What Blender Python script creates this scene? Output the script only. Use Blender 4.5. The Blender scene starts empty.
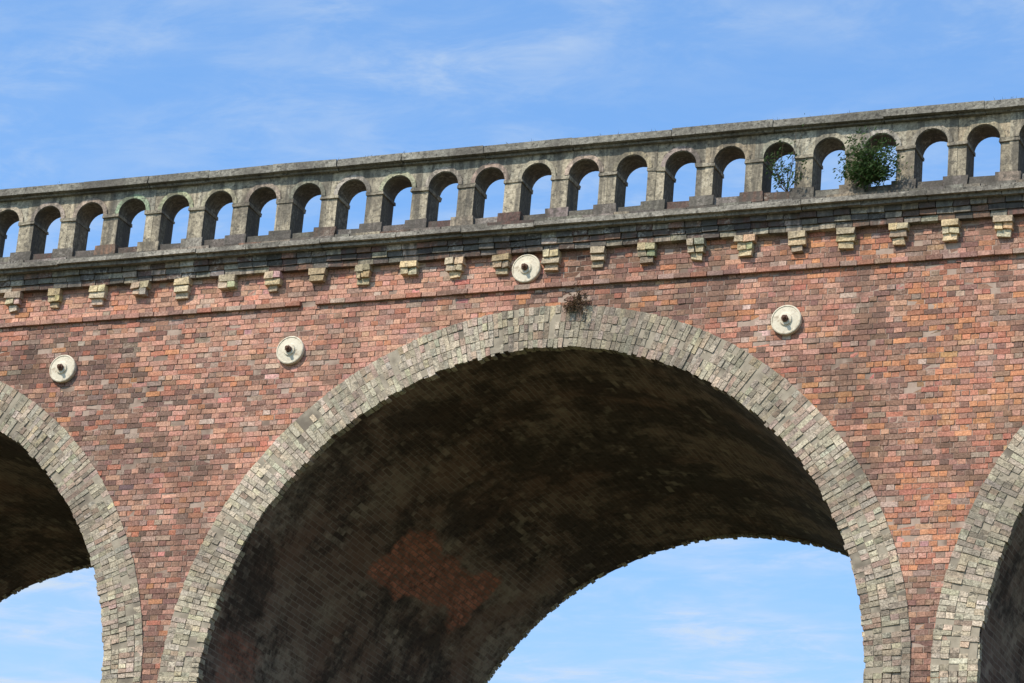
import bpy, math, random, numpy as np
from mathutils import Matrix, Vector, noise as mnoise
random.seed(7); rng=np.random.default_rng(7)
R=4.57; T=0.581; P=10.548; W=8.0; PP=0.6825; PX0=-7.824
GZ=-13.1; NB=2; XE=P*(NB+.5)
SC=bpy.context.scene

# ------------------------------------------------------------ helpers
def link(o,parent=None):
    bpy.context.collection.objects.link(o)
    if parent is not None: o.parent=parent
    return o
def mesh_obj(name,verts,faces,mat,parent=None,cols=None,uvs=None,smooth=False):
    me=bpy.data.meshes.new(name)
    me.from_pydata([tuple(map(float,v)) for v in verts],[],faces)
    me.update()
    if cols is not None:
        a=me.color_attributes.new("Col",'FLOAT_COLOR','POINT')
        c=np.ones((len(verts),4),dtype=np.float32); c[:,:3]=np.asarray(cols)
        a.data.foreach_set("color",c.ravel())
    if uvs is not None:
        uv=me.uv_layers.new(name="UVMap")
        li=np.zeros(len(me.loops),dtype=np.int32); me.loops.foreach_get("vertex_index",li)
        uv.data.foreach_set("uv",np.asarray(uvs,dtype=np.float32)[li].ravel())
    if smooth: me.polygons.foreach_set("use_smooth",[True]*len(me.polygons))
    me.materials.append(mat)
    return link(bpy.data.objects.new(name,me),parent)
HF=np.array([[0,1,5,4],[1,2,6,5],[2,3,7,6],[3,0,4,7],[3,2,1,0],[4,5,6,7]])
def hexas(name,V,C,mat,parent,jit=.002):
    V=np.asarray(V,dtype=float); n=len(V)
    V=V+rng.normal(0,jit,V.shape)
    F=(HF[None]+(np.arange(n)*8)[:,None,None]).reshape(-1,4).tolist()
    return mesh_obj(name,V.reshape(-1,3),F,mat,parent,cols=np.repeat(np.asarray(C),8,axis=0))
def box(x0,x1,y0,y1,z0,z1):
    return [(x0,y0,z0),(x1,y0,z0),(x1,y1,z0),(x0,y1,z0),(x0,y0,z1),(x1,y0,z1),(x1,y1,z1),(x0,y1,z1)]
def nz(x,y,z=0.): return mnoise.noise(Vector((x,y,z)))
PAL=dict(pink=(.50,.25,.175),salmon=(.55,.29,.19),red=(.43,.16,.095),plum=(.21,.11,.085),brown=(.28,.155,.105),
 grey=(.32,.23,.175),dark=(.13,.08,.062),pale=(.52,.39,.30),orange=(.54,.225,.10),
 buff=(.50,.41,.29),gbuff=(.45,.38,.28),gbrown=(.35,.285,.205),rpink=(.49,.33,.245),yel=(.55,.43,.27),black=(.075,.065,.056),
 sdark=(.15,.128,.105),sgrey=(.25,.22,.175))
def pick(w,mean=None,k=0.,sd=.09):
    ks=list(w); c=PAL[random.choices(ks,[max(0,w[k2]) for k2 in ks])[0]]
    if mean: c=[a*(1-k)+b*k for a,b in zip(c,mean)]
    f=random.gauss(1,sd); return [max(.01,v*f*random.gauss(1,.03)) for v in c]

# ------------------------------------------------------------ node helpers
class NT:
    def __init__(s,name):
        s.m=bpy.data.materials.new(name); s.m.use_nodes=True; s.t=s.m.node_tree
        s.b=s.t.nodes["Principled BSDF"]; s.b.inputs["Roughness"].default_value=.9
        s.b.inputs["Specular IOR Level"].default_value=.15
    def n(s,ty,**k):
        n=s.t.nodes.new(ty)
        for a,v in k.items():
            if a.startswith("i_"):
                n.inputs[a[2:].replace("_"," ")].default_value=v
            else: setattr(n,a,v)
        return n
    def l(s,a,b): s.t.links.new(a,b)
    def noise(s,vec,scale,detail=3,rough=.6,dist=0):
        n=s.n('ShaderNodeTexNoise',i_Scale=scale,i_Detail=detail,i_Roughness=rough,i_Distortion=dist)
        if vec is not None: s.l(vec,n.inputs['Vector'])
        return n.outputs['Fac']
    def ramp(s,fac,a,b,va=0.,vb=1.):
        n=s.n('ShaderNodeMapRange'); n.interpolation_type='SMOOTHSTEP'
        s.l(fac,n.inputs[0])
        for i,v in enumerate((a,b,va,vb)): n.inputs[i+1].default_value=v
        return n.outputs[0]
    def mix(s,fac,a,b,mode='MIX'):
        n=s.n('ShaderNodeMix',data_type='RGBA',blend_type=mode)
        for sock,v in ((n.inputs[0],fac),(n.inputs[6],a),(n.inputs[7],b)):
            if isinstance(v,(int,float)): sock.default_value=v
            elif isinstance(v,tuple): sock.default_value=(*v,1)
            else: s.l(v,sock)
        return n.outputs[2]
    def math(s,op,a,b=0.):
        n=s.n('ShaderNodeMath',operation=op)
        for i,v in enumerate((a,b)):
            if isinstance(v,(int,float)): n.inputs[i].default_value=v
            else: s.l(v,n.inputs[i])
        return n.outputs[0]
    def mapped(s,vec,sc):
        m=s.n('ShaderNodeMapping'); s.l(vec,m.inputs[0]); m.inputs['Scale'].default_value=sc; return m.outputs[0]
    def bump(s,h,strength=.6,dist=.01,prev=None):
        n=s.n('ShaderNodeBump'); n.inputs['Strength'].default_value=strength; n.inputs['Distance'].default_value=dist
        s.l(h,n.inputs['Height'])
        if prev: s.l(prev,n.inputs['Normal'])
        return n.outputs[0]
    def out(s,col,nrm=None):
        s.l(col,s.b.inputs['Base Color'])
        if nrm: s.l(nrm,s.b.inputs['Normal'])
        return s.m
def objco(t): return t.n('ShaderNodeTexCoord').outputs['Object']
def mat_attr(name,fine=40.,salt=.5,dirt=.5,bumpd=.006,saltcol=(.52,.46,.40),spk=0.,drip=0.,d0=.48,dcol=(.07,.058,.05)):
    t=NT(name); co=objco(t)
    col=t.n('ShaderNodeAttribute',attribute_name="Col").outputs['Color']
    nf=t.noise(co,fine,3,.72)
    c=t.mix(1.,col,t.ramp(nf,.3,.72,.64,1.32),'MULTIPLY')
    sm=t.math('MULTIPLY',t.ramp(t.noise(co,2.6,4,.7,.6),.5,.68),t.ramp(nf,.42,.62))
    c=t.mix(t.math('MULTIPLY',sm,salt),c,saltcol)
    dm=t.math('MULTIPLY',t.ramp(t.noise(t.mapped(co,(1,1,.5)),1.1,5,.72,.3),d0,.66),dirt)
    c=t.mix(dm,c,t.mix(.8,c,dcol))
    if drip:
        dr=t.math('MULTIPLY',t.ramp(t.noise(t.mapped(co,(6.,6.,.5)),1.,3,.7),.47,.62),drip)
        c=t.mix(dr,c,(.085,.075,.062))
    if spk:
        c=t.mix(t.math('MULTIPLY',t.ramp(t.noise(co,14,3,.8),.52,.66),spk),c,(.085,.076,.062))
    return t.out(c,t.bump(nf,.8,bumpd))
M_brick=mat_attr("weathered_brick",salt=.42,dirt=.62,saltcol=(.56,.40,.31),dcol=(.10,.065,.05),d0=.46)
M_ring=mat_attr("arch_ring_brick",salt=.35,dirt=.7,bumpd=.014,saltcol=(.54,.47,.36),spk=.65,dcol=(.13,.105,.08),d0=.46)
M_corbel=mat_attr("corbel_brick",salt=.3,dirt=.5,bumpd=.012,spk=.45)
M_stone=mat_attr("weathered_stone",fine=24,salt=.35,dirt=.8,bumpd=.016,saltcol=(.50,.45,.36),spk=.75,drip=.7)
M_cope=mat_attr("lichened_coping",fine=24,salt=.3,dirt=.8,bumpd=.02,saltcol=(.42,.39,.32),spk=.95,d0=.40)
M_grime=mat_attr("grimy_brick",fine=30,salt=.9,dirt=.75,bumpd=.012,saltcol=(.46,.42,.35),spk=.6,drip=.7,d0=.42)
def mat_mortar(name,a,b,dk):
    t=NT(name); co=objco(t)
    c=t.mix(t.noise(co,9,2,.7),a,b)
    c=t.mix(t.ramp(t.noise(co,1.3,3,.7),.46,.62,0,.8),c,dk)
    return t.out(c)
M_mortar=mat_mortar("lime_mortar",(.27,.185,.135),(.48,.36,.28),(.16,.11,.08))
M_rmortar=mat_mortar("ring_mortar",(.22,.18,.13),(.44,.37,.275),(.13,.105,.08))
def mat_shader_brick():
    t=NT("pier_brick"); uv=t.n('ShaderNodeUVMap').outputs[0]
    b=t.n('ShaderNodeTexBrick'); t.l(uv,b.inputs[0])
    for k,v in (("Scale",1.),("Mortar Size",.006),("Mortar Smooth",.3),("Brick Width",.225),("Row Height",.075)): b.inputs[k].default_value=v
    b.inputs["Color1"].default_value=(.38,.20,.155,1); b.inputs["Color2"].default_value=(.22,.13,.11,1); b.inputs["Mortar"].default_value=(.40,.33,.28,1)
    c=t.mix(t.ramp(t.noise(uv,1.1,4,.7),.45,.7,0,.7),b.outputs[0],(.10,.075,.065))
    return t.out(c,t.bump(b.outputs[1],-.6,.008))
M_pier=mat_shader_brick()
def mat_soffit():
    t=NT("sooty_soffit_brick"); uv=t.n('ShaderNodeUVMap').outputs[0]
    wob=t.n('ShaderNodeTexNoise',i_Scale=1.6,i_Detail=3.); t.l(uv,wob.inputs['Vector'])
    def warp(amt):
        va=t.n('ShaderNodeVectorMath',operation='MULTIPLY_ADD'); t.l(wob.outputs['Color'],va.inputs[0]); va.inputs[1].default_value=(amt,amt,0); t.l(uv,va.inputs[2]); return va.outputs[0]
    v1=warp(.03)
    def brick(a,b_,m,ms=.008,bias=0.):
        b=t.n('ShaderNodeTexBrick'); t.l(v1,b.inputs[0])
        for k,v in (("Scale",1.),("Mortar Size",ms),("Mortar Smooth",.4),("Brick Width",.225),("Row Height",.075),("Bias",bias)): b.inputs[k].default_value=v
        b.inputs["Color1"].default_value=(*a,1); b.inputs["Color2"].default_value=(*b_,1); b.inputs["Mortar"].default_value=(*m,1); return b
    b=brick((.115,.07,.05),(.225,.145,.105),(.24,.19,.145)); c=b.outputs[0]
    fine=t.noise(uv,7,4,.78)
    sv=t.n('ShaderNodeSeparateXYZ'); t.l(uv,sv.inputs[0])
    # distance (m of arc) from the crown: tone darkens towards it
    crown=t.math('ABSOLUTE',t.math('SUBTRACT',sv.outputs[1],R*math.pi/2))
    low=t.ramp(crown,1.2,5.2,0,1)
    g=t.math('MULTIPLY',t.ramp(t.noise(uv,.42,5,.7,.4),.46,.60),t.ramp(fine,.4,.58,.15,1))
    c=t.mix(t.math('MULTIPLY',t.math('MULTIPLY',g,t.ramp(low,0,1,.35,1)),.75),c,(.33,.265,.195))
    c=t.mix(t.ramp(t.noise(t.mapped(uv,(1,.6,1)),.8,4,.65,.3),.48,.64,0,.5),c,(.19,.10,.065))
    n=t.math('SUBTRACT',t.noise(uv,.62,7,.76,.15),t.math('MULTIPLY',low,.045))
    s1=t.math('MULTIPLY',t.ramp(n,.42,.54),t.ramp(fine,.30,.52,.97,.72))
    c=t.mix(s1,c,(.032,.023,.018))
    cell=t.n('ShaderNodeTexBrick'); t.l(v1,cell.inputs[0])
    for k,v in (("Scale",1.),("Mortar Size",.0),("Brick Width",.225),("Row Height",.075)): cell.inputs[k].default_value=v
    cell.inputs["Color1"].default_value=(0,0,0,1); cell.inputs["Color2"].default_value=(1,1,1,1)
    sp2=t.math('MULTIPLY',t.ramp(t.noise(uv,1.3,4,.75),.5,.64),t.ramp(cell.outputs[0],.6,.95))
    c=t.mix(t.math('MULTIPLY',sp2,.55),c,(.40,.32,.235))
    sp=t.n('ShaderNodeSeparateXYZ'); t.l(warp(.7),sp.inputs[0])
    def patch(cu,cv,hu,hv,sk=0.):
        du=t.math('SUBTRACT',sp.outputs[0],cu+.35); dv=t.math('SUBTRACT',sp.outputs[1],cv+.35)
        if sk: dv=t.math('ADD',dv,t.math('MULTIPLY',du,sk))
        a=t.ramp(t.math('ABSOLUTE',du),hu-.07,hu+.07,1,0)
        d=t.ramp(t.math('ABSOLUTE',dv),hv-.07,hv+.07,1,0)
        return t.math('MULTIPLY',a,d)
    b2=brick((.56,.21,.13),(.30,.12,.075),(.22,.15,.11),.009)
    pm=t.math('MAXIMUM',patch(4.75,11.05,1.55,.42,.08),t.math('MULTIPLY',patch(1.,13.9,.5,.55),.4))
    pm=t.math('MULTIPLY',pm,t.ramp(fine,.36,.52,.45,1))
    c=t.mix(pm,c,t.mix(1.,b2.outputs[0],t.ramp(fine,.3,.7,.65,1.2),'MULTIPLY'))
    nb=t.bump(b.outputs[1],-.6,.012); nb=t.bump(fine,.7,.03,nb)
    return t.out(c,nb)
M_soffit=mat_soffit()

viaduct=link(bpy.data.objects.new("brick_railway_viaduct",None))
bays=[k*P for k in range(-NB,NB+1)]

# ------------------------------------------------------------ real brick facade (English bond)
V=[];C=[]
def zone(x,z):
    n1=nz(x*.45,z*.6,3.1); n2=nz(x*1.3,z*1.6,9.4); n3=nz(x*.25,z*.3,20.)
    w=dict(pink=.22,salmon=.09,red=.2,plum=.13,brown=.25,grey=.12,dark=.05,pale=.025,orange=.05)
    pk=0.; mean=[.375,.20,.14]
    if -5.4+n2<x<-.5+n2 and z>3.4+n1: pk+=.5
    if z>5.45 and x<.5: pk+=.8
    if x<-5.4+n2 and 2.9<z<5.1: pk-=.5; w['brown']+=.25; w['plum']+=.1; mean=[.26,.15,.11]
    if x<-5.2 and z<=2.8: pk+=.1; w['grey']+=.12
    if x>0: w['brown']+=.18; pk-=.15
    pk+=n1*1.2+n2*.5
    if pk>0: w['pink']+=pk*1.1; w['salmon']+=pk*.7; w['pale']+=pk*.1; w['red']+=pk*.2
    else: w['plum']+=-pk*.6; w['brown']+=-pk*.8; w['dark']+=-pk*.3
    if x>1 and n2>.08 : w['orange']+=n2*2.5; w['red']+=n2*1.3
    w['grey']+=max(0,n3)*.5
    q=max(-.7,min(.6,pk)); mean=[mean[0]+.17*q,mean[1]+.08*q,mean[2]+.055*q]
    return w,mean
row=0; z=GZ
while z<5.90:
    if 5.395<z+.001<5.47-.01: z=5.475; row+=1; continue
    hz=.075; zc=z+hz/2
    if z<5.40 and z+hz>5.405: hz=5.40-z
    L=.225 if row%2 else .1125
    x=-XE-(0 if row%2 else .056)
    drift=0.
    while x<XE:
        drift=.018*nz(x*.6,row*.9,4.)
        x0,x1=max(x+drift,-XE)+.005,min(x+L+drift,XE)-.005; x+=L
        if x1-x0<.02: continue
        xc=(x0+x1)/2; cx=round(xc/P)*P; dx=abs(xc-cx)
        if zc>0:
            if math.hypot(dx,zc)<R+T-.1: continue
        elif zc>-.3:
            if dx<R+T-.1: continue
        else:
            if dx<R-.1: continue
            if xc>cx: x0=max(x0,cx+R)
            else: x1=min(x1,cx-R)
            if x1-x0<.02: continue
        y=random.gauss(0,.003); w,mean=zone(xc,zc); c=pick(w,mean,.30,.10)
        s=random.random(); er=nz(xc*1.1,zc*1.4,77.)
        if s<.03+.45*max(0,er-.13): y+=random.uniform(.003,.011); c=[v*random.uniform(.9,1.28) for v in c]
        if abs(xc-.42-.08*math.sin(zc*22))<.10 and zc>5.1: c=[v*.5 for v in c]; y+=.006
        j0,j1=random.gauss(0,.002),random.gauss(0,.002)
        zz=z+.012*nz(xc*.5,z*.8,1.)
        V.append(box(x0+j0,x1+j1,y,.1,zz+.0045,zz+hz-.0045)); C.append(c)
    z+=hz; row+=1
hexas("facade_brickwork",V,C,M_brick,viaduct,.002)

# string course
V=[];C=[]; x=-XE
while x<XE:
    L=.225; y=-.05+random.gauss(0,.004)
    if random.random()>.02:
        V.append(box(x+.004,x+L-.004,y,.06,5.405,5.468)); C.append(pick(dict(pink=.4,red=.2,brown=.25,grey=.1,pale=.05,plum=.1) if x<0 else dict(pink=.2,brown=.4,grey=.2,plum=.2,red=.1),[.32,.19,.14],.4))
    x+=L
hexas("string_course",V,C,M_brick,viaduct)

# ------------------------------------------------------------ mortar backing + far face
def face_sheet(name,y,rad,ztop,mat,zt2=None):
    vs=[];fs=[];uv=[]
    def q(a,b,c,d):
        i=len(vs)
        for p in (a,b,c,d): vs.append((p[0],y,p[1])); uv.append(p)
        fs.append((i,i+1,i+2,i+3))
    for cx in bays:
        q((cx-P/2,GZ),(cx-rad,GZ),(cx-rad,ztop),(cx-P/2,ztop)); q((cx+rad,GZ),(cx+P/2,GZ),(cx+P/2,ztop),(cx+rad,ztop))
        th=np.linspace(math.pi,0,73)
        for a,b in zip(th[:-1],th[1:]):
            xa,za=cx+rad*math.cos(a),rad*math.sin(a); xb,zb=cx+rad*math.cos(b),rad*math.sin(b)
            q((xa,za),(xb,zb),(xb,ztop),(xa,ztop))
    return mesh_obj(name,vs,fs,mat,viaduct,uvs=uv)
face_sheet("mortar_backing",.008,R+.01,6.2,M_mortar)
face_sheet("far_face",W-.012,R+.01,6.2,M_pier)
vs=[];fs=[]
for cx in bays:
    for y in (-.011,W+.011):
        th=np.linspace(0,math.pi,97); i=len(vs)
        for a in th:
            for r in (R+.012,R+T-.005): vs.append((cx+r*math.cos(a),y,r*math.sin(a)))
        for k in range(96): fs.append((i+2*k,i+2*k+1,i+2*k+3,i+2*k+2))
mesh_obj("arch_ring_mortar",vs,fs,M_rmortar,viaduct)
V=[];C=[]
PATS=[[1,1,1,1,1],[2,2,1],[1,2,2],[2,1,2],[1,1,1,2],[2,1,1,1],[1,1,2,1]]
PW=[.46,.10,.10,.06,.10,.08,.10]
for cx in bays:
    for y0,sg in ((-.02,1),(W+.02,-1)):
        a=0.; ph=random.random()*9
        while a<math.pi-1e-4:
            da=random.gauss(.0147,.0010)
            if a+da>math.pi-.006: da=math.pi-a
            a0s,a1s=a,a+da; a+=da; am0=(a0s+a1s)/2
            pat=random.choices(PATS,PW)[0]; k=0
            for span in pat:
                ra=R+k*T/5+.0048+nz(am0*9,k*3.,ph)*.006; rb=R+(k+span)*T/5-.0048+nz(am0*9,(k+span)*3.,ph)*.006
                if k==0: ra=R-.010+random.gauss(0,.009)
                if k+span==5: rb=R+T-.003+random.gauss(0,.004)
                g=.0032/((ra+rb)/2); sh=random.gauss(0,.0009); a0=a0s+g+sh; a1=a1s-g+sh
                px=cx+ra*math.cos(am0);pz=ra*math.sin(am0)
                rel=nz(px*1.1,pz*1.1,k*.7+5); first=(k==0)
                kk=k; k+=span
                if first and random.random()<.02+.05*(rel>.3): continue
                y=y0+sg*(random.gauss(0,.0035)+nz(px*.7,pz*.7,kk*3.)*.008+(random.uniform(.006,.03) if random.random()<.06+.28*(rel>.2) else 0))
                y2=.115 if sg>0 else W-.115
                pr=.04+.36*max(0,math.cos(am0))*(.5+max(-.4,nz(px,pz,2.)))+(.09 if kk>=3 else 0)
                c=pick(dict(buff=.28,gbuff=.36,gbrown=.25,yel=.06,rpink=pr,dark=.02,brown=pr*.6,pale=.04),[.44,.365,.265],.42,.09)
                m=.98+.42*nz(px*.8,pz*.8,30.)+.28*nz(px*2.5,pz*2.5,31.+kk)
                if abs(px-cx-.40+.1*math.sin(pz*20))<.09 and pz>4.75: m*=.55
                c=[v*m for v in c]
                def pt(r,t,yy): return (cx+r*math.cos(t),yy,r*math.sin(t))
                q=[pt(ra,a1,y),pt(ra,a0,y),pt(ra,a0,y2),pt(ra,a1,y2),pt(rb,a1,y),pt(rb,a0,y),pt(rb,a0,y2),pt(rb,a1,y2)]
                if sg<0: q=[q[3],q[2],q[1],q[0],q[7],q[6],q[5],q[4]]
                V.append(q);C.append(c)
        for s in (-1,1):
            for k in range(5):
                for j in range(4):
                    xa=cx+s*(R+k*T/5+.0055-(.012 if k==0 else 0)); xb=cx+s*(R+(k+1)*T/5-.0055); x0,x1=min(xa,xb),max(xa,xb)
                    y=y0+sg*random.gauss(0,.005); y2=.115 if sg>0 else W-.115
                    V.append(box(x0,x1,min(y,y2),max(y,y2),-.075*(j+1)+.004,-.075*j-.004))
                    C.append(pick(dict(buff=.28,gbuff=.36,gbrown=.24,yel=.1,rpink=.1),[.43,.355,.255],.5))
hexas("arch_ring_bricks",V,C,M_ring,viaduct,.003)
V=[];C=[]
for k in range(-NB,NB+2):
    xc=(k-.5)*P; hw=P/2-R
    x0=max(-XE,xc-hw-.10);x1=min(XE,xc+hw+.10)
    V.append(box(x0,x1,-.12,W+.12,-.42,-.303));C.append((.34,.31,.25))
    V.append(box(x0+.03,x1-.03,-.08,W+.08,-.52,-.423));C.append((.30,.27,.22))
hexas("pier_imposts",V,C,M_stone,viaduct,.001)
# soffits and pier sides
vs=[];fs=[];uv=[]
ny=40
for bi,cx in enumerate(bays):
    prof=[(R,GZ,-13.1),(R,-6,-6.)]+[(R*math.cos(a),R*math.sin(a),R*a) for a in np.linspace(0,math.pi,145)]+[(-R,-6,R*math.pi+6),(-R,GZ,R*math.pi+13.1)]
    i0=len(vs)
    for x,z,v in prof:
        for j in range(ny+1):
            y=.012+(W-.024)*j/ny
            k=0.
            if z>0:
                k=.022*nz(y*1.3,v*1.3,bi*7.)+.03*nz(y*.4,v*.5,bi*3.+40)+.018*nz(y*4.,v*5,3.)
            s=1+k/R
            vs.append((cx+x*s,y,z*s if z>0 else z)); uv.append((y+(0 if bi==NB else bi*31.3),v))
    for a in range(len(prof)-1):
        for j in range(ny):
            p=i0+a*(ny+1)+j; fs.append((p,p+ny+1,p+ny+2,p+1))
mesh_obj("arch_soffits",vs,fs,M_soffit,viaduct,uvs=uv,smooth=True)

# ------------------------------------------------------------ cornice, corbels
V=[];C=[]
piers=[PX0+PP*(k+.5) for k in range(-60,90) if -XE+.2<PX0+PP*(k+.5)<XE-.2]
opens=[PX0+PP*k for k in range(-60,90) if -XE+.4<PX0+PP*k<XE-.4]
def sbox(sg,x0,x1,y0,y1,z0,z1):
    if sg>0: return box(x0,x1,y0,y1,z0,z1)
    return box(x0,x1,W-y1,W-y0,z0,z1)
for sg in (1,-1):
    for x in piers:
        x+=random.gauss(-.03,.012)
        br=random.gauss(1,.12)
        wear=random.random()
        for j,(z0,z1,w,y) in enumerate(((5.645,5.73,.17,-.055),(5.733,5.82,.225,-.09),(5.823,5.915,.24,-.115))):
            if j==0 and random.random()<.12: continue
            c=pick(dict(yel=.5,buff=.4,gbuff=.1,gbrown=.1)); c=[v*br*m for v,m in zip(c,(1.08,1.02,.95))]
            w2=w/2+random.gauss(0,.008); y+=random.gauss(0,.006)
            if wear<.2: w2*=.85; y+=.02; c=[v*.8 for v in c]
            if j>=1 and random.random()<.5:
                m=random.uniform(-.03,.03)
                V.append(sbox(sg,x-w2,x+m-.004,y,.08,z0,z1));C.append(c)
                V.append(sbox(sg,x+m+.004,x+w2,y+random.gauss(0,.006),.08,z0,z1));C.append([v*random.uniform(.75,1.1) for v in c])
            else: V.append(sbox(sg,x-w2,x+w2,y,.08,z0,z1));C.append(c)
hexas("cornice_corbels",V,C,M_corbel,viaduct,.006)
V=[];C=[]
for sg in (1,-1):
    for j,(z0,z1,y) in enumerate(((5.92,5.995,-.09),(6.0,6.075,-.11),(6.08,6.157,-.14))):
        x=-XE-random.random()*.1
        while x<XE:
            L=.225; xx0=max(-XE,x)+.004; xx1=min(XE,x+L)-.004; x+=L
            if xx1-xx0<.02: continue
            n=nz(x*.8,j*.5,50+sg)
            c=pick(dict(black=.14,dark=.27,sdark=.25,gbrown=.22,sgrey=.15,plum=.06,brown=.2,pale=max(0,n)*.7,gbuff=.08+max(0,n)*.9))
            V.append(sbox(sg,xx0,xx1,y+random.gauss(0,.006),.09,z0,z1)); C.append([v*.85 for v in c])
hexas("cornice_brick_band",V,C,M_grime,viaduct,.003)
V=[];C=[]
for sg in (1,-1):
    x=-XE
    while x<XE-.01:
        L=min(random.uniform(.75,1.15),XE-x); g=random.gauss(1,.09); c=[.32*g,.285*g,.23*g]
        dy=random.gauss(0,.006); dz=random.gauss(0,.003)
        V.append(sbox(sg,x+.004,x+L-.004,-.215+dy,.12,6.16+dz,6.205+dz)); C.append([v*.85 for v in c])
        V.append(sbox(sg,x+.003,x+L-.003,-.275+dy,.13,6.2075+dz,6.275+dz)); C.append(c)
        x+=L
hexas("cornice_ledge",V,C,M_cope,viaduct,.004)

# ------------------------------------------------------------ parapet
YF,YB=-.02,.36; RO=.222; ZS=7.01; ZT=7.37
V=[];C=[]
SW=dict(sdark=.4,sgrey=.35,gbrown=.2,dark=.12,brown=.08)
for sg in (1,-1):
    x=-XE
    while x<XE-.01:
        L=min(random.choice((.34,.45,.225,.68)),XE-x)
        V.append(sbox(sg,x+.004,x+L-.004,-.10+random.gauss(0,.006),.40,6.28,6.385+random.gauss(0,.003))); C.append(pick(SW)); x+=L
    for xo in opens:
        V.append(sbox(sg,xo-RO+.05,xo+RO-.05,-.035+random.gauss(0,.008),.37,6.388,6.495+random.gauss(0,.006)));C.append(pick(dict(sdark=.5,sgrey=.2,dark=.3,brown=.06)))
hexas("parapet_plinth",V,C,M_grime,viaduct,.004)
V=[];C=[]
for sg in (1,-1):
    for xp in piers:
        g=random.gauss(1,.1); hw=PP/2-RO
        c=pick(dict(gbrown=.25,sgrey=.4,sdark=.35,brown=.2,dark=.1))
        dz=random.gauss(0,.004)
        V.append(sbox(sg,xp-hw-.045,xp+hw+.045,-.07+random.gauss(0,.006),.385,6.389,6.535+dz)); C.append(c)
        c=[.33*g,.28*g,.20*g]
        V.append(sbox(sg,xp-hw-.013,xp+hw+.013,YF-.02,YB+.02,ZS-.035,ZS+.012)); C.append(c)
hexas("parapet_pier_blocks",V,C,M_stone,viaduct,.005)
vs=[];fs=[];cl=[]
def addq(pts,c,sg):
    i=len(vs)
    for p in pts: vs.append((p[0],p[1] if sg>0 else W-p[1],p[2])); cl.append(c)
    fs.append(tuple(range(i,i+len(pts))))
NA=14
for sg in (1,-1):
    for xo in opens:
        g=random.gauss(1,.10); h=random.gauss(1,.03); c=[.39*g*h,.33*g,.235*g/h]
        g2=random.gauss(1,.1); cp=[.40*g2,.335*g2,.235*g2]
        yf=YF+random.gauss(0,.004); x0=xo-PP/2;x1=xo+PP/2
        ths=np.linspace(math.pi,0,NA+1)
        arc=[(xo+RO*math.cos(a),ZS+RO*math.sin(a)) for a in ths]
        for y in (yf,YB):
            addq([(x0,y,6.4),(xo-RO,y,6.4),(xo-RO,y,ZS),(x0,y,ZS)],cp,sg)
            addq([(xo+RO,y,6.4),(x1,y,6.4),(x1,y,ZS),(xo+RO,y,ZS)],cp,sg)
            addq([(x0,y,ZS),(xo-RO,y,ZS),(xo-RO,y,ZT),(x0,y,ZT)],c,sg)
            addq([(xo+RO,y,ZS),(x1,y,ZS),(x1,y,ZT),(xo+RO,y,ZT)],c,sg)
            for (xa,za),(xb,zb) in zip(arc[:-1],arc[1:]): addq([(xa,y,za),(xb,y,zb),(xb,y,ZT),(xa,y,ZT)],c,sg)
        full=[(xo-RO,6.4)]+arc+[(xo+RO,6.4)]
        dk=[v*.42 for v in c]  # stone colour darkened to paint shade into the opening reveals
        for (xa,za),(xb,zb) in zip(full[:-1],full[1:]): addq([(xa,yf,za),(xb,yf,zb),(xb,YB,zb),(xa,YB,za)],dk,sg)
        ra,rb=RO-.004,RO+.058; ya=yf-.018
        c2=[v*random.gauss(1.1,.07) for v in c]
        for a,b in zip(ths[:-1],ths[1:]):
            def p(r,t,y): return (xo+r*math.cos(t),y,ZS+.013+r*math.sin(t))
            addq([p(ra,a,ya),p(ra,b,ya),p(rb,b,ya),p(rb,a,ya)],c2,sg)
            addq([p(rb,a,ya),p(rb,b,ya),p(rb,b,yf+.01),p(rb,a,yf+.01)],c2,sg)
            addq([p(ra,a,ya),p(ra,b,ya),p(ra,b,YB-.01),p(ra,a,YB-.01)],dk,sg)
    for s in (-1,1):
        xa,xb=(-XE,min(opens)-PP/2) if s<0 else (max(opens)+PP/2,XE)
        for y in (YF,YB): addq([(xa,y,6.4),(xb,y,6.4),(xb,y,ZT),(xa,y,ZT)],(.38,.35,.27),sg)
        xe=-XE if s<0 else XE
        addq([(xe,YF,6.4),(xe,YB,6.4),(xe,YB,ZT),(xe,YF,ZT)],(.38,.35,.27),sg)
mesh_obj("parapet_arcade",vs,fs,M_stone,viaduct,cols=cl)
V=[];C=[]
for sg in (1,-1):
    x=-XE
    while x<XE-.01:
        L=min(random.uniform(.9,1.5),XE-x); g=random.gauss(1,.08)
        dy=random.gauss(0,.004); dz=random.gauss(0,.002)
        V.append(sbox(sg,x+.004,x+L-.004,-.075+dy,.42,ZT+.002,ZT+.034)); C.append([.25*g,.225*g,.18*g])
        V.append(sbox(sg,x+.003,x+L-.003,-.145+dy,.49,ZT+.036,7.515+dz)); C.append([.24*g,.22*g,.178*g])
        x+=L
hexas("parapet_coping",V,C,M_cope,viaduct,.004)
mesh_obj("ballasted_deck",[(-XE,.1,6.2),(XE,.1,6.2),(XE,W-.1,6.2),(-XE,W-.1,6.2)],[(0,1,2,3)],M_mortar,viaduct)

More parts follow.
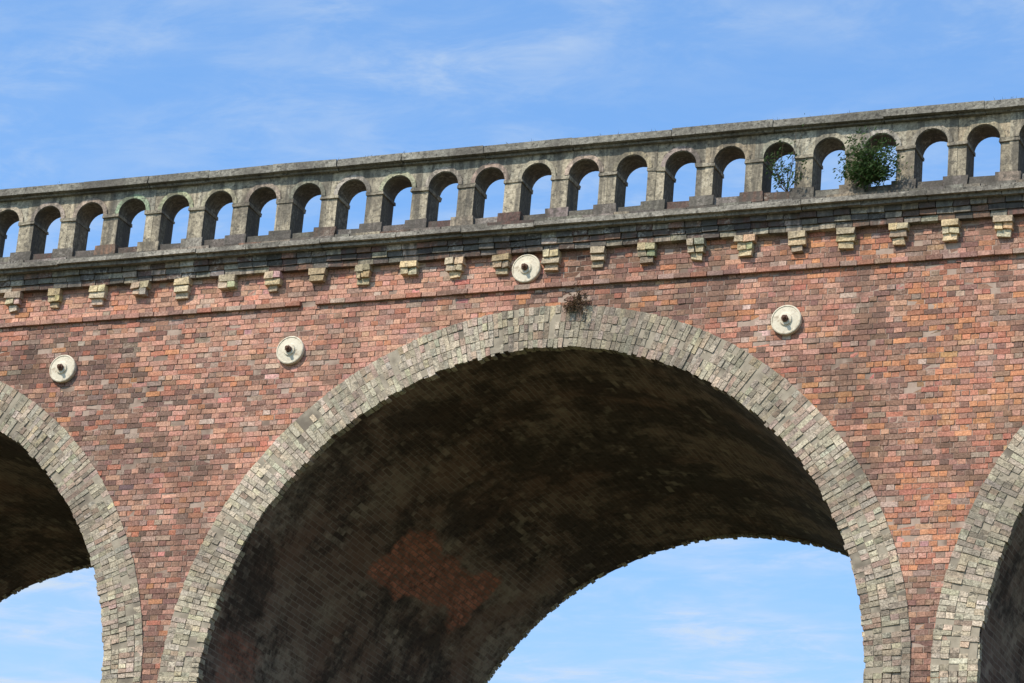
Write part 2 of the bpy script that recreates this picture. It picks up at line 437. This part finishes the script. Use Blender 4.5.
# ------------------------------------------------------------ tie-bar anchor plates
def mat_simple(name,ca,cb,sc,bd=.003,rough=.8,a0=.35,b0=.7):
    t=NT(name); co=objco(t); t.b.inputs['Roughness'].default_value=rough
    c=t.mix(t.ramp(t.noise(co,sc,5,.7),a0,b0),ca,cb)
    return t.out(c,t.bump(t.noise(co,sc*3,3),.6,bd))
M_plate=mat_simple("painted_iron_cream",(.66,.58,.44),(.32,.24,.16),11,a0=.45,b0=.75)
M_rust=mat_simple("rusty_iron",(.16,.08,.05),(.07,.045,.035),30)
def lathe(name,prof,seg,mat,parent,ph=0):
    vs=[];fs=[]
    for r,y in prof:
        for k in range(seg):
            a=2*math.pi*k/seg+ph; vs.append((r*math.cos(a),y,r*math.sin(a)))
    for i in range(len(prof)-1):
        for k in range(seg):
            k2=(k+1)%seg; fs.append((i*seg+k,i*seg+k2,(i+1)*seg+k2,(i+1)*seg+k))
    fs.append(tuple((len(prof)-1)*seg+k for k in range(seg)))
    return mesh_obj(name,vs,fs,mat,parent)
for k in range(-2,3):
    for (dx,dz) in ((-7.224+P,4.71),(-3.719,4.755),(-.348,5.70)):
        x=dx+k*P
        if abs(x)>XE-.5: continue
        e=link(bpy.data.objects.new("wall_anchor_plate",None)); e.location=(x+(-.01 if k else 0),0,dz)
        e.rotation_euler=(0,random.random()*6,0)
        lathe("disc",[(.2,.0),(.205,-.05),(.198,-.062),(.185,-.066),(.178,-.058),(.10,-.064),(.085,-.07),(.08,-.085),(.05,-.088)],40,M_plate,e)
        lathe("nut",[(.048,-.08),(.048,-.12),(.042,-.125)],6,M_rust,e,ph=random.random())
        lathe("bolt_end",[(.024,-.12),(.024,-.165),(.018,-.17)],14,M_rust,e)

# ------------------------------------------------------------ plants
def mat_leaf(name,a,b):
    t=NT(name); co=objco(t)
    c=t.mix(t.noise(co,22,2),a,b); t.b.inputs['Roughness'].default_value=.6
    t.l(c,t.b.inputs['Base Color'])
    tr=t.n('ShaderNodeBsdfTranslucent'); t.l(c,tr.inputs[0])
    mx=t.n('ShaderNodeMixShader'); mx.inputs[0].default_value=.3
    t.l(t.b.outputs[0],mx.inputs[1]); t.l(tr.outputs[0],mx.inputs[2])
    t.l(mx.outputs[0],t.t.nodes['Material Output'].inputs[0]); return t.m
M_leaf=mat_leaf("shrub_leaf",(.035,.07,.017),(.075,.12,.035))
M_twig=mat_simple("twig_bark",(.16,.11,.07),(.09,.06,.04),40)
M_dead=mat_leaf("dry_leaf",(.09,.05,.03),(.18,.12,.065))
def tube(vs,fs,pts,r0,r1):
    n=len(pts); i0=len(vs)
    for k,p in enumerate(pts):
        r=r0+(r1-r0)*k/(n-1)
        for a in (0,2.1,4.2): vs.append((p[0]+r*math.cos(a),p[1]+r*math.sin(a)*.7,p[2]+r*math.sin(a)*.7))
    for k in range(n-1):
        for a in range(3):
            b=(a+1)%3; fs.append((i0+3*k+a,i0+3*k+b,i0+3*k+3+b,i0+3*k+3+a))
def plant(name,root,tips,leafm,nleaf,size,spread):
    e=link(bpy.data.objects.new(name,None)); e.location=root
    tv=[];tf=[];lv=[];lf=[]
    for tip,nl in tips:
        tip=Vector(tip); pts=[]
        bend=Vector((random.gauss(0,.05),random.gauss(0,.04),random.gauss(.03,.05)))
        for k in range(8):
            s=k/7; pts.append(tip*s+bend*math.sin(s*math.pi))
        tube(tv,tf,pts,.007,.002)
        for _ in range(int(nl*nleaf)):
            s=random.uniform(.25,1.03); b=tip*s+bend*math.sin(s*math.pi)
            c=b+Vector([random.gauss(0,spread) for _ in range(3)])
            a=Vector([random.gauss(0,1) for _ in range(3)]).normalized(); u=a.orthogonal().normalized(); v=a.cross(u)
            s2=size*random.uniform(.6,1.3); i=len(lv)
            lv.extend([c-u*s2,c+v*s2*.38+a*s2*.1,c+u*s2,c-v*s2*.38+a*s2*.1]); lf.append((i,i+1,i+2,i+3))
    mesh_obj("stems",tv,tf,M_twig,e); mesh_obj("leaves",lv,lf,leafm,e)
tips=[]
for _ in range(52):
    tips.append(((random.uniform(-.42,.40),random.uniform(-.36,-.02),random.uniform(-.02,.40)),1.))
for _ in range(16): tips.append(((random.uniform(-.40,.25),random.uniform(-.34,-.1),random.uniform(.3,.56)),.9))
tips+=[((.1,-.1,.68),.5),((-.05,-.2,.7),.4),((-.52,-.1,.2),.5),((.48,-.2,.12),.6)]
plant("shrub",(4.42,-.06,6.54),tips,M_leaf,48,.028,.042)
plant("shrub",(3.22,-.0,6.52),[((-.16,-.12,.55),1.),((-.05,-.1,.72),.8),((.12,-.12,.45),.8),((-.22,-.1,.35),1.),((.05,-.15,.3),1),((-.12,-.1,.42),1.),((.25,-.15,.9),.2),((.12,-.12,.85),.3),((-.30,-.1,.5),.8),((.3,-.2,.35),.7),((.2,-.2,.15),1.),((-.2,-.2,.45),1.)],M_leaf,50,.026,.038)
plant("dead_weed_tuft",(.41,-.03,5.14),[((random.uniform(-.17,.17),random.uniform(-.14,-.04),random.uniform(-.15,.14)),1.) for _ in range(26)]+[((.03,-.06,.30),.25),((.1,-.08,-.2),.5),((-.02,-.05,.26),.2)],M_dead,22,.02,.024)
lv=[];lf=[]
for _ in range(90):
    x=random.uniform(-12,12); n=random.randint(3,9); up=random.random()<.35; zz=7.515 if up else 6.27
    for _ in range(n):
        c=Vector((x+random.gauss(0,.03),-(.1 if up else .2)+random.gauss(0,.03),zz)); h=random.uniform(.015,.05 if up else .07); i=len(lv)
        d=Vector((random.gauss(0,.02),random.gauss(-.01,.02),h)); lv.extend([c+Vector((-.003,0,0)),c+Vector((.003,0,0)),c+d]); lf.append((i,i+1,i+2))
mesh_obj("ledge_weeds",lv,lf,M_dead,None)

# ------------------------------------------------------------ ground + embankments
t=NT("grass_ground"); co=objco(t)
gc=t.mix(t.noise(co,.05,3,.7),(.07,.085,.035),(.12,.125,.06)); gc=t.mix(t.ramp(t.noise(co,2,2,.8),.4,.7),gc,(.16,.135,.085))
M_ground=t.out(gc)
mesh_obj("ground",[(-3000,-3000,GZ),(3000,-3000,GZ),(3000,3000,GZ),(-3000,3000,GZ)],[(0,1,2,3)],M_ground)
for s in (-1,1):
    xa,xb=s*(XE+.01),s*400
    vs=[(xa,.3,6.25),(xa,W-.3,6.25),(xa,W+26,GZ-.1),(xa,-26,GZ-.1),(xb,.3,6.25),(xb,W-.3,6.25),(xb,W+26,GZ-.1),(xb,-26,GZ-.1)]
    mesh_obj("embankment",vs,[(0,1,2,3),(0,4,5,1),(1,5,6,2),(3,7,4,0),(4,7,6,5)],M_ground)

# ------------------------------------------------------------ light, sky
el=math.radians(48); az=math.radians(28)
s=Vector((-math.sin(az)*math.cos(el),-math.cos(az)*math.cos(el),math.sin(el)))
ld=bpy.data.lights.new("sun",'SUN'); ld.energy=5.; ld.angle=math.radians(.5); ld.color=(1,.93,.82)
lo=link(bpy.data.objects.new("sun",ld)); lo.rotation_euler=s.to_track_quat('Z','Y').to_euler(); lo.location=(-30,-60,60)
w=bpy.data.worlds.new("World"); SC.world=w; w.use_nodes=True; nt=w.node_tree; N=nt.nodes; Lk=nt.links
bg=N["Background"]; bg.inputs[1].default_value=.12
sky=N.new('ShaderNodeTexSky'); sky.sky_type='NISHITA'; sky.sun_disc=False; sky.sun_elevation=el; sky.sun_rotation=math.atan2(s.x,s.y)%(2*math.pi)
tc=N.new('ShaderNodeTexCoord'); sx=N.new('ShaderNodeSeparateXYZ'); Lk.new(tc.outputs['Generated'],sx.inputs[0])
def wm(op,a,b):
    n=N.new('ShaderNodeMath'); n.operation=op
    for i,v in enumerate((a,b)):
        if isinstance(v,(int,float)): n.inputs[i].default_value=v
        else: Lk.new(v,n.inputs[i])
    return n.outputs[0]
zz=wm('MAXIMUM',sx.outputs[2],.03)
cb=N.new('ShaderNodeCombineXYZ'); Lk.new(wm('DIVIDE',sx.outputs[0],zz),cb.inputs[0]); Lk.new(wm('DIVIDE',sx.outputs[1],zz),cb.inputs[1])
mp=N.new('ShaderNodeMapping'); Lk.new(cb.outputs[0],mp.inputs[0]); mp.inputs['Rotation'].default_value=(0,0,.9); mp.inputs['Scale'].default_value=(1.,1.6,1)
def wn(scale,det,rough,dist):
    n=N.new('ShaderNodeTexNoise'); Lk.new(mp.outputs[0],n.inputs['Vector'])
    for k,v in (('Scale',scale),('Detail',det),('Roughness',rough),('Distortion',dist)): n.inputs[k].default_value=v
    return n.outputs['Fac']
def wr(f,a,b,c,d):
    n=N.new('ShaderNodeMapRange'); n.interpolation_type='SMOOTHSTEP'; Lk.new(f,n.inputs[0])
    for i,v in enumerate((a,b,c,d)): n.inputs[i+1].default_value=v
    return n.outputs[0]
m1=wr(wn(2.6,4,.6,.2),.36,.64,.15,1); m2=wr(wn(9,5,.68,.4),.34,.72,.12,1)
lowb=wr(sx.outputs[2],.20,.36,1.,.66)
cl=wm('MULTIPLY',wm('MULTIPLY',wm('MULTIPLY',m1,m2),.85),lowb)
haze=wr(sx.outputs[2],.20,.36,.40,.03)
cl=wm('MINIMUM',wm('ADD',cl,haze),.9)
ti=N.new('ShaderNodeMix'); ti.data_type='RGBA'; ti.blend_type='MULTIPLY'; ti.inputs[0].default_value=1.; Lk.new(sky.outputs[0],ti.inputs[6]); ti.inputs[7].default_value=(1.25,1.78,2.2,1)
mx=N.new('ShaderNodeMix'); mx.data_type='RGBA'; Lk.new(cl,mx.inputs[0]); Lk.new(ti.outputs[2],mx.inputs[6]); mx.inputs[7].default_value=(5.4,6.3,7.4,1)
Lk.new(mx.outputs[2],bg.inputs[0])
w.cycles.sampling_method='MANUAL'; w.cycles.sample_map_resolution=512

# ------------------------------------------------------------ camera
yaw,pit,rol,f=-.4121,.3652,.088,3433.
d=Vector((math.sin(yaw)*math.cos(pit),math.cos(yaw)*math.cos(pit),math.sin(pit)))
r0=Vector((math.cos(yaw),-math.sin(yaw),0)); u0=r0.cross(d)
r=r0*math.cos(rol)+u0*math.sin(rol); u=-r0*math.sin(rol)+u0*math.cos(rol)
cd=bpy.data.cameras.new("camera"); co=link(bpy.data.objects.new("camera",cd))
co.matrix_world=Matrix(((r.x,u.x,-d.x,16.484),(r.y,u.y,-d.y,-38.807),(r.z,u.z,-d.z,-11.5101),(0,0,0,1)))
cd.sensor_width=36; cd.lens=f*36/1024; cd.clip_end=6000
SC.camera=co
SC.view_settings.view_transform='Standard'; SC.view_settings.look='None'; SC.view_settings.exposure=0
